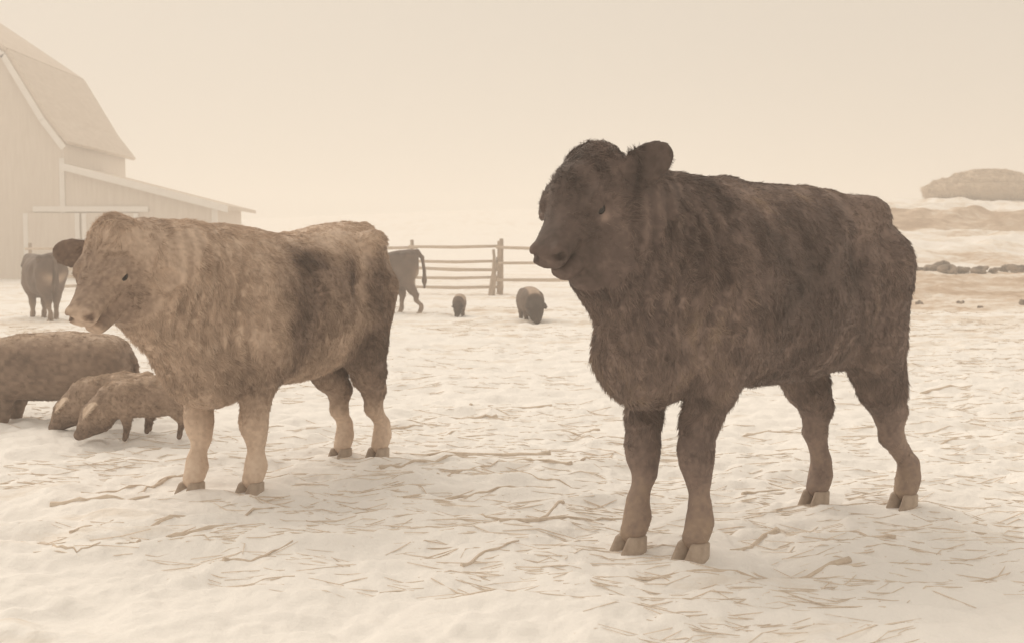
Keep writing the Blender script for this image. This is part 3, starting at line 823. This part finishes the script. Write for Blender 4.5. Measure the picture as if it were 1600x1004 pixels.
place_pig("pig", -2.31, 6.44, 189, 0.52, 0.59, 0.006, tone_brown, 30000, 22, "small brown pig half hidden behind the nearer rooting pig", "pigs in the yard", 0.06, 0.78)
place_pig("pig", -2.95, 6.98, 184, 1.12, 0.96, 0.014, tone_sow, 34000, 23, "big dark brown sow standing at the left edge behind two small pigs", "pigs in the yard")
place_pig("pig", -0.92, 19.5, -92, 0.58, 0.66, 0.014, tone_far, 0, 24, "tiny distant dark pig facing the camera before the rail fence", "pigs in the yard")
place_pig("pig", 0.30, 17.9, -82, 0.98, 0.96, 0.014, tone_belted, 0, 25, "distant pig with pale belt and dark lowered face in front of the fence post", "pigs in the yard")

# ---- far cattle ------------------------------------------------------------
import copy
def tone_far_cow(p, h):
    return 0.24 + 0.14 * fbm(p, 0.2, 401, 3) + 0.20 * (1 - sstep(0.15, 0.5, p[:, 2])) - 0.08 * (p[:, 2] > 1.1) + 0.55 * np.exp(-(((p[:, 0] + 0.60) / 0.10) ** 2 + ((p[:, 2] - 0.72) / 0.13) ** 2)) * (np.abs(p[:, 1]) > .05)
far = copy.deepcopy(FAWN); far['tone'] = tone_far_cow
far['legs'][2] = leg_hind(-0.60, 0.10, (-0.38, 0.11, 0.86, 0.175), (-0.34, 0.13, 0.62, 0.125), (-0.52, 0.10, 0.36), T=0.9)
far['legs'][3] = leg_hind(-0.24, -0.10, (-0.38, 0.11, 0.86, 0.175), (-0.22, 0.13, 0.60, 0.12), (-0.28, 0.10, 0.35), T=0.9)
far['tail'] = [((-0.55, 0.0, 1.16), 0.045), ((-0.64, 0.0, 1.05), 0.035), ((-0.68, 0.0, 0.80), 0.03), ((-0.68, 0.0, 0.62), 0.045), ((-0.68, 0, 0.48), 0.02)]
def place_far(x, y, yaw, label, sc=1.0):
    o = build_cattle("cow", (x, y, gz(x, y) - 0.02), R(yaw), far, 0.02, (M_FAWN, M_FAWN_H, M_HOOF)); o.scale = (sc,) * 3
    tag(o, label, "cow", "cattle standing at the back of the yard")
place_far(-2.30, 20.7, 186, "distant brown cow whose hindquarters show past the left steer's rump")
place_far(-7.62, 18.3, 128, "distant brown cow at the left edge behind the left steer's muzzle", 0.92)

# ----------------------------------------------------------------------------
# barn with a gambrel roof and a lean-to
# ----------------------------------------------------------------------------
M_WALL = noisy_mat("weathered_paint", (0.66, 0.58, 0.51), (0.74, 0.67, 0.60), 1.2, 0.85, 0.1, (6, 6, 0.6))
M_ROOF = noisy_mat("weathered_shingle", (0.58, 0.49, 0.41), (0.68, 0.59, 0.51), 1.6, 0.9, 0.15, (1, 1, 3))
M_TRIM = noisy_mat("white_trim", (0.78, 0.74, 0.70), (0.84, 0.81, 0.78), 3, 0.7, 0)
BY0, BY1, BX = 50.0, 57.9, -19.86
barn = empty("barn", (-26.5, BY0, gz(-26.5, BY0) - 0.1))
tag(barn, "pale gambrel roofed barn with a long sloping lean-to at upper left", "barn")
def bpart(mb, name, mat, parent=None, bevel=0.0):
    o = mb.build(name, mat, None, bevel=bevel)
    par = parent or barn
    o.parent = par
    o.matrix_parent_inverse = (Matrix.Translation(barn.location)).inverted()
    return o
BXL = 2 * -26.5 - BX                                             # other side of the barn
zg = gz(-20, 52) - 0.4
EAVE, KN, RDG = 6.05, 9.95, 12.9
prof = [(BX, zg), (BX, EAVE), (-22.15, KN), (-26.5, RDG), (BXL + 2.29, KN), (BXL, EAVE), (BXL, zg)]
mb = MB(); mb.prism(prof, BY0, BY1); bpart(mb, "wall", M_WALL)
def roof_slab(a, b, t=0.16, y0=BY0 - 0.45, y1=BY1 + 0.45):
    d = Vector((b[0] - a[0], 0, b[1] - a[1])).normalized(); n = Vector((-d.z, 0, d.x))
    if n.z < 0: n = -n
    q = [a, b, (b[0] + n.x * t, b[1] + n.z * t), (a[0] + n.x * t, a[1] + n.z * t)]
    m_ = MB(); m_.prism(q, y0, y1); return m_
ex = BX + 0.28; ez = EAVE - 0.22
for sgn in (1, -1):
    mir = (lambda x: x) if sgn == 1 else (lambda x: -53.0 - x)
    # flared eave, steep lower slope, shallow upper slope
    bpart(roof_slab((mir(ex), ez + .12), (mir(-20.5), 7.16)), "roof", M_ROOF)
    bpart(roof_slab((mir(-20.5), 7.17), (mir(-22.15), KN + .02)), "roof", M_ROOF)
    bpart(roof_slab((mir(-22.15), KN + .03), (mir(-26.5), RDG + .02)), "roof", M_ROOF)
# rake boards on the near gable
for a, b in (((ex, ez), (-20.5, 7.06)), ((-20.5, 7.06), (-22.15, KN - .08)), ((-22.15, KN - .08), (-26.5, RDG - .1))):
    d = Vector((b[0] - a[0], 0, b[1] - a[1])).normalized(); n = Vector((d.z, 0, -d.x)) * 0.26
    if n.z > 0: n = -n
    mb = MB(); mb.prism([a, b, (b[0] + n.x, b[1] + n.z), (a[0] + n.x, a[1] + n.z)], BY0 - 0.50, BY0 - 0.455); bpart(mb, "rake_board", M_TRIM)
# lean-to
LX = -13.1
LZ0, LZ1 = 4.95, 3.22
mb = MB(); mb.prism([(BX + 0.003, zg), (LX, zg), (LX, LZ1), (BX + 0.003, LZ0)], BY0 + 0.02, BY0 + 4.4); bpart(mb, "lean_to_wall", M_WALL)
sl = (LZ1 - LZ0) / (LX - BX)
xa, xb = BX + 0.01, -12.5
za, zb = LZ0 + 0.02, LZ0 + sl * (xb - BX) + 0.02
mb = MB(); mb.prism([(xa, za), (xb, zb), (xb, zb + .15), (xa, za + .15)], BY0 - 0.5, BY0 + 4.9); bpart(mb, "lean_to_roof", M_ROOF)
mb = MB(); mb.prism([(xa, za - .16), (xb, zb - .16), (xb, zb + .155), (xa, za + .155)], BY0 - 0.56, BY0 - 0.505); bpart(mb, "rake_board", M_TRIM)
mb = MB(); mb.box((LX - .12, BY0 - 0.01, (zg + LZ1 - .1) / 2), (.26, .05, LZ1 - .15 - zg)); bpart(mb, "corner_board", M_TRIM)
mb = MB(); mb.box((BX - .10, BY0 - 0.03, (zg + EAVE - .6) / 2), (.22, .05, EAVE - .8 - zg)); bpart(mb, "corner_board", M_TRIM)
# sliding door and its track
mb = MB(); mb.box((-18.7, BY0 - 0.07, 3.10), (5.1, .14, .24)); bpart(mb, "door_track", M_TRIM)
for dx in (-20.6, -18.0):
    mb = MB(); mb.box((dx + 0.15, BY0 - 0.06, (zg + 2.93) / 2), (2.5, .07, 2.93 - zg)); dr = bpart(mb, "door", M_WALL)
    for ox in (-1.15, 1.15):
        mb = MB(); mb.box((dx + 0.15 + ox, BY0 - 0.11, (zg + 2.93) / 2), (.2, .03, 2.9 - zg)); o = mb.build("door_stile", M_TRIM); o.parent = dr
        o.matrix_parent_inverse = Matrix()

# ----------------------------------------------------------------------------
# rail fence behind the yard
# ----------------------------------------------------------------------------
M_RAIL = noisy_mat("weathered_rail", (0.52, 0.42, 0.33), (0.68, 0.57, 0.47), 3, 0.9, 0.4, (1, 8, 8))
M_POST = noisy_mat("old_post", (0.34, 0.26, 0.20), (0.52, 0.42, 0.34), 5, 0.9, 0.5, (4, 4, 1))
def rail_fence(A, B, n, heights, label, post_h=1.4, rw=0.10, wob=0.03, post=True):
    A, B = Vector((*A, 0)), Vector((*B, 0)); ang = math.atan2(B.y - A.y, B.x - A.x)
    root = empty("rail_fence", (A.x, A.y, gz(A.x, A.y)))
    tag(root, label, "fence", "fences at the back of the yard")
    off = Matrix.Translation(root.location).inverted()
    seg = [A.lerp(B, i / n) for i in range(n + 1)]
    for i, p in enumerate(seg):
        g_ = gz(p.x, p.y)
        mb = MB(); lean = random.uniform(-.04, .04)
        mb.tube([(p.x, p.y + .07, g_ - .2), (p.x + lean * .5, p.y + .07, g_ + post_h * .5), (p.x + lean, p.y + .07, g_ + post_h * random.uniform(.95, 1.1))], [.062, .056, .05], 8, .12)
        o = mb.build("post", M_POST, root, True); o.matrix_parent_inverse = off
    for i in range(n):
        for h in heights:
            a, b = seg[i], seg[i + 1]
            za_, zb_ = gz(a.x, a.y) + h + random.uniform(-wob, wob), gz(b.x, b.y) + h + random.uniform(-wob, wob)
            dv = (b - a).normalized() * .12
            mid = (a + b) / 2
            mb = MB(); mb.tube([(a.x - dv.x, a.y - .03, za_), (mid.x, mid.y - .03, (za_ + zb_) / 2 - .025), (b.x + dv.x, b.y - .03, zb_)], [rw * .42, rw * .5, rw * .42], 6, .15)
            o = mb.build("rail", M_RAIL, root, True); o.matrix_parent_inverse = off
rail_fence((-0.35, 30.0), (-14.4, 33.5), 6, (0.18, 0.46, 0.68, 0.89, 1.27), "long weathered five rail fence crossing the yard behind the left steer", 1.35, 0.095)
rail_fence((-0.30, 29.75), (5.4, 28.3), 2, (0.42, 0.86, 1.26), "three rail fence panel running behind the dark steer's head", 1.42, 0.10, 0.06)
mb = MB(); x0, y0 = -0.50, 29.3; z0 = gz(x0, y0)
mb.tube([(x0 - .06, y0, z0 - .1), (x0 + .02, y0, z0 + .45), (x0 + .05, y0, z0 + .85), (x0 + .02, y0, z0 + 1.2)], [.09, .075, .06, .04], 8, .15)
mb.tube([(x0 + .02, y0, z0 + .5), (x0 + .12, y0, z0 + .8), (x0 + .10, y0, z0 + 1.0)], [.04, .035, .02], 6, .15)
tag(mb.build("crooked_post", M_POST, None, True), "dark crooked post standing at the end of the five rail fence", "post")

# ----------------------------------------------------------------------------
# right background: clods on the bank, haystack
# ----------------------------------------------------------------------------
M_CLOD = noisy_mat("frozen_earth", (0.07, 0.05, 0.04), (0.42, 0.34, 0.28), 4, 0.95, 0.6)
def clod(x, y, r, label, group, seed):
    F = Field((-1.5, -1.5, -1.0), (1.5, 1.5, 1.4), 0.13)
    g_ = np.random.default_rng(seed)
    for k in range(6): F.ell(g_.uniform(-.6, .6, 3) * np.array([1, 1, .5]), g_.uniform(.25, .60, 3) * np.array([1.1, 1, .8]), k=0.06)
    ix = np.argwhere(np.abs(F.F) < 0.35); F.F[tuple(ix.T)] += (0.24 * fbm(F.lo + F.h * ix, 0.42, seed, 2)).astype(np.float32)
    v, q = F.mesh()
    o = link("frozen_clod", mesh_np("frozen_clod", v * r, q), M_CLOD)
    o.location = (x, y, gz(x, y) + r * .25); o.rotation_euler = (0, 0, g_.uniform(0, 6)); tag(o, label, "clod", group)
g2 = np.random.default_rng(77)
xs = 9.6
k = 0
while xs < 14.6:
    r = g2.uniform(0.14, 0.33)
    w_ = "big" if r > .26 else "middling" if r > .19 else "small"
    nth = ["leftmost", "second", "third", "fourth", "fifth", "sixth", "seventh", "eighth", "ninth", "tenth", "eleventh", "twelfth", "thirteenth", "fourteenth", "fifteenth", "sixteenth", "seventeenth", "eighteenth"][min(k, 17)]
    clod(xs, 29.9 + g2.uniform(-.35, .35), r, w_ + " dark clod on the bank crest, " + nth + " of the row from the dark steer", "clods along the bank crest", 500 + k)
    xs += g2.uniform(0.2, 0.5); k += 1
for k, (x, y, r, l_) in enumerate((
        (10.6, 36.0, .20, "dark clod on the slope nearest behind the steer's rump"), (11.2, 37.5, .28, "largest dark clod lying on the snowy slope above the bank"),
        (11.9, 35.5, .14, "smallest dark clod on the snowy slope above the bank"), (12.9, 38, .16, "small clod on the slope under the haystack"),
        (11.5, 40.5, .22, "dark clod highest up the middle of the snowy slope"), (10.1, 41.5, .3, "broad dark clod at the top of the slope beside the steer's rump"))):
    clod(x, y, r, l_, "clods on the slope", 600 + k)
for k, (x, y, r, l_) in enumerate((
        (8.6, 23.6, .10, "small clod on the bare ground close to the dark steer's thigh"), (9.7, 24.2, .09, "tiny clod on the bare ground, second from the steer"),
        (10.7, 23.2, .15, "biggest clod on the bare ground below the bank"), (9.2, 22.0, .07, "smallest clod on the bare ground, nearest the camera"))):
    clod(x, y, r, l_, "clods on the bare ground", 650 + k)

M_HAY = noisy_mat("weathered_hay", (0.50, 0.39, 0.29), (0.68, 0.56, 0.44), 4, 0.95, 0.7, (1, 1, 5))
hx, hy = 25.4, 61.0
hay = empty("haystack", (hx, hy, gz(hx, hy) - .1)); tag(hay, "rounded weathered haystack on the snowy rise at far right", "haystack")
F = Field((-3.6, -2.8, -0.3), (3.6, 2.8, 2.4), 0.07)
F.ell((0, 0, 0.62), (3.05, 2.1, 0.78), k=0.1); F.ell((0.3, 0, 0.35), (2.4, 1.8, 0.6), k=0.2); F.ell((.4, 0, .9), (2.3, 1.7, 0.82), k=.2)
_z = F.lo[2] + F.h * np.arange(F.n[2]); F.F += (0.045 * np.sin(_z * 15) + .02 * np.sin(_z * 41))[None, None, :].astype(np.float32)
F.lumps(0.10, 0.45, 9)
v, q = F.mesh(); N = vnormals(v, q)
link("stack", mesh_np("stack", v, q), M_HAY, hay)
hs_ = [(0, (.44, .34, .25)), (1, (.72, .60, .48))]
M_HAYS = coat_mat("hay_straw", hs_, True, 0.8)
make_fur("loose_straw", v, q, N, 9000, lambda p: np.full(len(p), .22), lambda p: np.stack([noise3(p, .3, 1), noise3(p, .3, 2), -1 + 0 * p[:, 0]], 1), lambda p: .5 + .4 * noise3(p, .3, 5), M_HAYS, hay, radius=0.012, seed=40, lift=.5, curl=.8)

# ----------------------------------------------------------------------------
# stalks and straw trodden into the snow
# ----------------------------------------------------------------------------
M_STALK = noisy_mat("corn_stalk", (0.62, 0.51, 0.41), (0.80, 0.71, 0.61), 14, 0.8, 0.3, (2, 2, 2))
G_ST = "corn stalks lying on the snow"
STALKS = [
    ([(-0.61, 5.87), (-0.2, 5.76), (0.2, 5.68)], 0.0115, "long straight corn stalk on the snow right of the left steer's hind hooves"),
    ([(-0.65, 5.47), (-0.38, 5.52), (-0.13, 5.7)], 0.0095, "corn stalk starting just below the left steer's rearmost hoof"),
    ([(-0.34, 5.11), (-0.18, 5.34), (0.0, 5.54)], 0.0061, "thin slanting stalk between the long straight stalk and the bent one"),
    ([(0.0, 5.5), (0.11, 5.45), (0.3, 5.45)], 0.0094, "short stalk end to end with the long straight stalk near the middle"),
    ([(-0.09, 5.21), (0.12, 5.03), (0.27, 4.92)], 0.0072, "curved stalk with a dark tip in the open snow between the steers"),
    ([(-0.45, 4.61), (-0.38, 4.7), (-0.33, 4.8), (-0.41, 4.9)], 0.0054, "small sharply bent stalk touching the thick stalk's left end"),
    ([(-0.33, 4.8), (-0.19, 4.75), (0.03, 4.8)], 0.0096, "thick straight stalk in the snow midway between the steers"),
    ([(-0.38, 4.48), (-0.18, 4.44), (-0.1, 4.35), (0.09, 4.35), (0.21, 4.58)], 0.0076, "wavy stalk with an upturned right end between the steers"),
    ([(-0.05, 4.2), (0.15, 4.27), (0.33, 4.41), (0.48, 4.48)], 0.0087, "long stalk running up to the dark steer's nearer front hoof"),
    ([(-0.17, 3.67), (-0.07, 3.79), (0.02, 3.91)], 0.0065, "slanting stalk alone in the clean snow at the bottom middle"),
    ([(0.35, 5.5), (0.44, 5.63), (0.54, 5.87)], 0.0065, "short stalk left of the dark steer's front legs"),
    ([(-1.63, 4.83), (-1.61, 5.08), (-1.53, 5.18)], 0.0072, "steep little stalk left of the left steer's front hoof"),
    ([(-1.88, 4.85), (-1.66, 4.96), (-1.53, 5.18)], 0.0086, "stalk reaching the left steer's leftmost hoof from the left"),
    ([(-1.42, 4.2), (-1.25, 4.33), (-1.1, 4.42), (-0.95, 4.52)], 0.0087, "long rising stalk in front of the left steer's hooves"),
    ([(-1.27, 4.07), (-1.18, 4.09), (-0.91, 4.18)], 0.0106, "stalk with a thick left end below the long rising stalk"),
    ([(-1.63, 4.07), (-1.58, 4.2), (-1.55, 4.3)], 0.0060, "steep pale stalk at lower left near the edge"),
    ([(-1.62, 3.91), (-1.51, 3.83), (-1.46, 3.94)], 0.0056, "sagging thin stalk at the lower left edge"),
    ([(-1.41, 3.91), (-1.37, 3.93), (-1.34, 4.0)], 0.0045, "tiny hooked stalk at lower left"),
    ([(-0.97, 3.72), (-0.87, 3.77), (-0.77, 3.91)], 0.0065, "lowest slanting stalk in the snow left of the middle"),
    ([(-1.93, 4.64), (-1.74, 4.64), (-1.53, 4.67)], 0.0106, "level stalk at the left edge below the small pigs"),
    ([(0.39, 3.62), (0.74, 3.65), (1.16, 3.77)], 0.0084, "long faint stalk below the dark steer's front hooves"),
    ([(0.77, 3.91), (0.9, 4.1), (1.03, 4.3)], 0.0117, "broad slanting stalk right of the dark steer's front hooves"),
    ([(1.03, 4.96), (1.18, 5.01), (1.33, 4.99)], 0.0071, "level stalk under the dark steer's belly"),
    ([(1.33, 6.4), (1.57, 6.49), (1.79, 6.47)], 0.0074, "far stalk seen between the dark steer's front and hind legs"),
    ([(1.23, 4.27), (1.33, 4.19), (1.42, 4.09)], 0.0072, "falling stalk below the dark steer's hind hooves"),
    ([(0.74, 4.13), (0.89, 4.27)], 0.0048, "short thin stalk beside the dark steer's nearer front hoof"),
    ([(1.37, 4.64), (1.47, 4.64), (1.62, 4.66)], 0.0040, "thin stalk between the dark steer's hind hooves")]
FARST = [([(-0.28, 7.54), (-0.13, 7.67)], 0.0087, "short pale stalk, left one of the farthest two in the snow between the steers"), ([(0.0, 7.6), (0.27, 7.7)], 0.0087, "pale stalk, right one of the farthest two in the snow between the steers"),
         ([(-0.27, 7.23), (-0.1, 7.26)], 0.0104, "stubby stalk just nearer than the farthest two between the steers"), ([(-0.75, 6.84), (-0.51, 6.87)], 0.0078, "level pale stalk right of the left steer's hind shank"),
         ([(-0.54, 6.45), (-0.31, 6.69)], 0.0094, "slanting pale stalk above the long straight stalk by the left steer's hind hooves"), ([(0.27, 6.59), (0.39, 6.49), (0.52, 6.69)], 0.0075, "sagging pale stalk left of the dark steer's brisket"),
         ([(2.31, 6.18), (2.7, 6.52)], 0.0073, "rising pale stalk on the snow right of the dark steer's hind leg"), ([(3.14, 8.55), (3.62, 8.81)], 0.0124, "far thick stalk at the right edge behind the dark steer")]
def stalk(pts, r, label):
    P = []
    for (ax, ay), (bx, by) in zip(pts[:-1], pts[1:]):
        for k in range(5): P.append((ax + (bx - ax) * k / 5, ay + (by - ay) * k / 5))
    P.append(pts[-1])
    n = len(P); Q = []; Rr = []
    for i, (x, y) in enumerate(P):
        x += random.uniform(-.006, .006); y += random.uniform(-.012, .012)
        Q.append((x, y, gz(x, y) + r * random.uniform(-0.35, 0.55)))
        t = i / (n - 1)
        Rr.append(r * (1.15 - .75 * t) * (1.25 if i % 3 == 0 else 0.9))
    if random.random() < .4: Rr = Rr[::-1]
    mb = MB(); mb.tube(Q, Rr, 7, .12)
    tag(mb.build("corn_stalk", M_STALK, None, True), label, "stalk", G_ST)
for p_, r_, l_ in STALKS: stalk(p_, r_, l_)
for p_, r_, l_ in FARST: stalk(p_, r_, l_)

# loose straw, too much to count
def straw():
    g_ = np.random.default_rng(9)
    n = 13000
    rr = 2.6 + 20 * g_.random(n) ** 1.3; th = g_.uniform(-.6, .6, n)
    x, y = rr * np.sin(th), rr * np.cos(th)
    keep = fbm(P3(x * .6, y), 0.9, 61, 3) + 0.30 * g_.random(n) - 0.22 * (1 - sstep(3.9, 5.6, rr)) > 0.16
    x, y, rr = x[keep], y[keep], rr[keep]; n = len(x)
    a = g_.normal(0, .30, n) + g_.choice([0, math.pi], n); L = g_.uniform(.02, .11, n) * (1 + rr / 15)
    w = g_.uniform(.0010, .0028, n) * (.8 + rr / 8)
    V = []; Fc = []
    b = g_.normal(0, .2, n)
    for e, sgn in enumerate((-1, 0, 1)):
        px = x + sgn * np.cos(a) * L + (e == 1) * -np.sin(a) * b * L; py = y + sgn * np.sin(a) * L + (e == 1) * np.cos(a) * b * L
        z = ground_z(px, py) + w * g_.uniform(-.6, .9, n)
        ww = w * (1.0 if e == 1 else .6)
        for k in range(3):
            an = 2 * math.pi * k / 3 + .5
            V.append(np.stack([px - np.sin(a) * ww * np.cos(an), py + np.cos(a) * ww * np.cos(an), z + ww * np.sin(an)], 1))
    V = np.stack(V, 1).reshape(-1, 3); base = np.arange(n)[:, None] * 9
    for e in (0, 1):
        for k in range(3):
            q = np.array([e * 3 + k, e * 3 + (k + 1) % 3, (e + 1) * 3 + (k + 1) % 3, (e + 1) * 3 + k])
            Fc.append(base + q[None])
    o = link("loose_straw", mesh_np("loose_straw", V, np.concatenate(Fc), False), noisy_mat("pale_straw", (0.70, 0.60, 0.50), (0.87, 0.80, 0.72), 3, 0.8, 0))
    tag(o, "scattered straw bits trodden into the snow across the yard", kind="stuff")
straw()

# thin winter haze: pale air that fades the barn, fence and hill
mb = MB(); mb.box((0, 0, 6.5), (540, 540, 17.6))
hm = bpy.data.materials.new("haze"); hm.use_nodes = True
hn = hm.node_tree.nodes; hn.clear()
ho = hn.new("ShaderNodeOutputMaterial"); hv = hn.new("ShaderNodeVolumePrincipled")
hv.inputs['Color'].default_value = (0.97, 0.95, 0.92, 1); hv.inputs['Density'].default_value = 0.0088; hv.inputs['Anisotropy'].default_value = 0.2
hm.node_tree.links.new(hv.outputs[0], ho.inputs['Volume'])
tag(mb.build("haze", hm), "thin pale winter haze over the whole yard", kind="stuff")
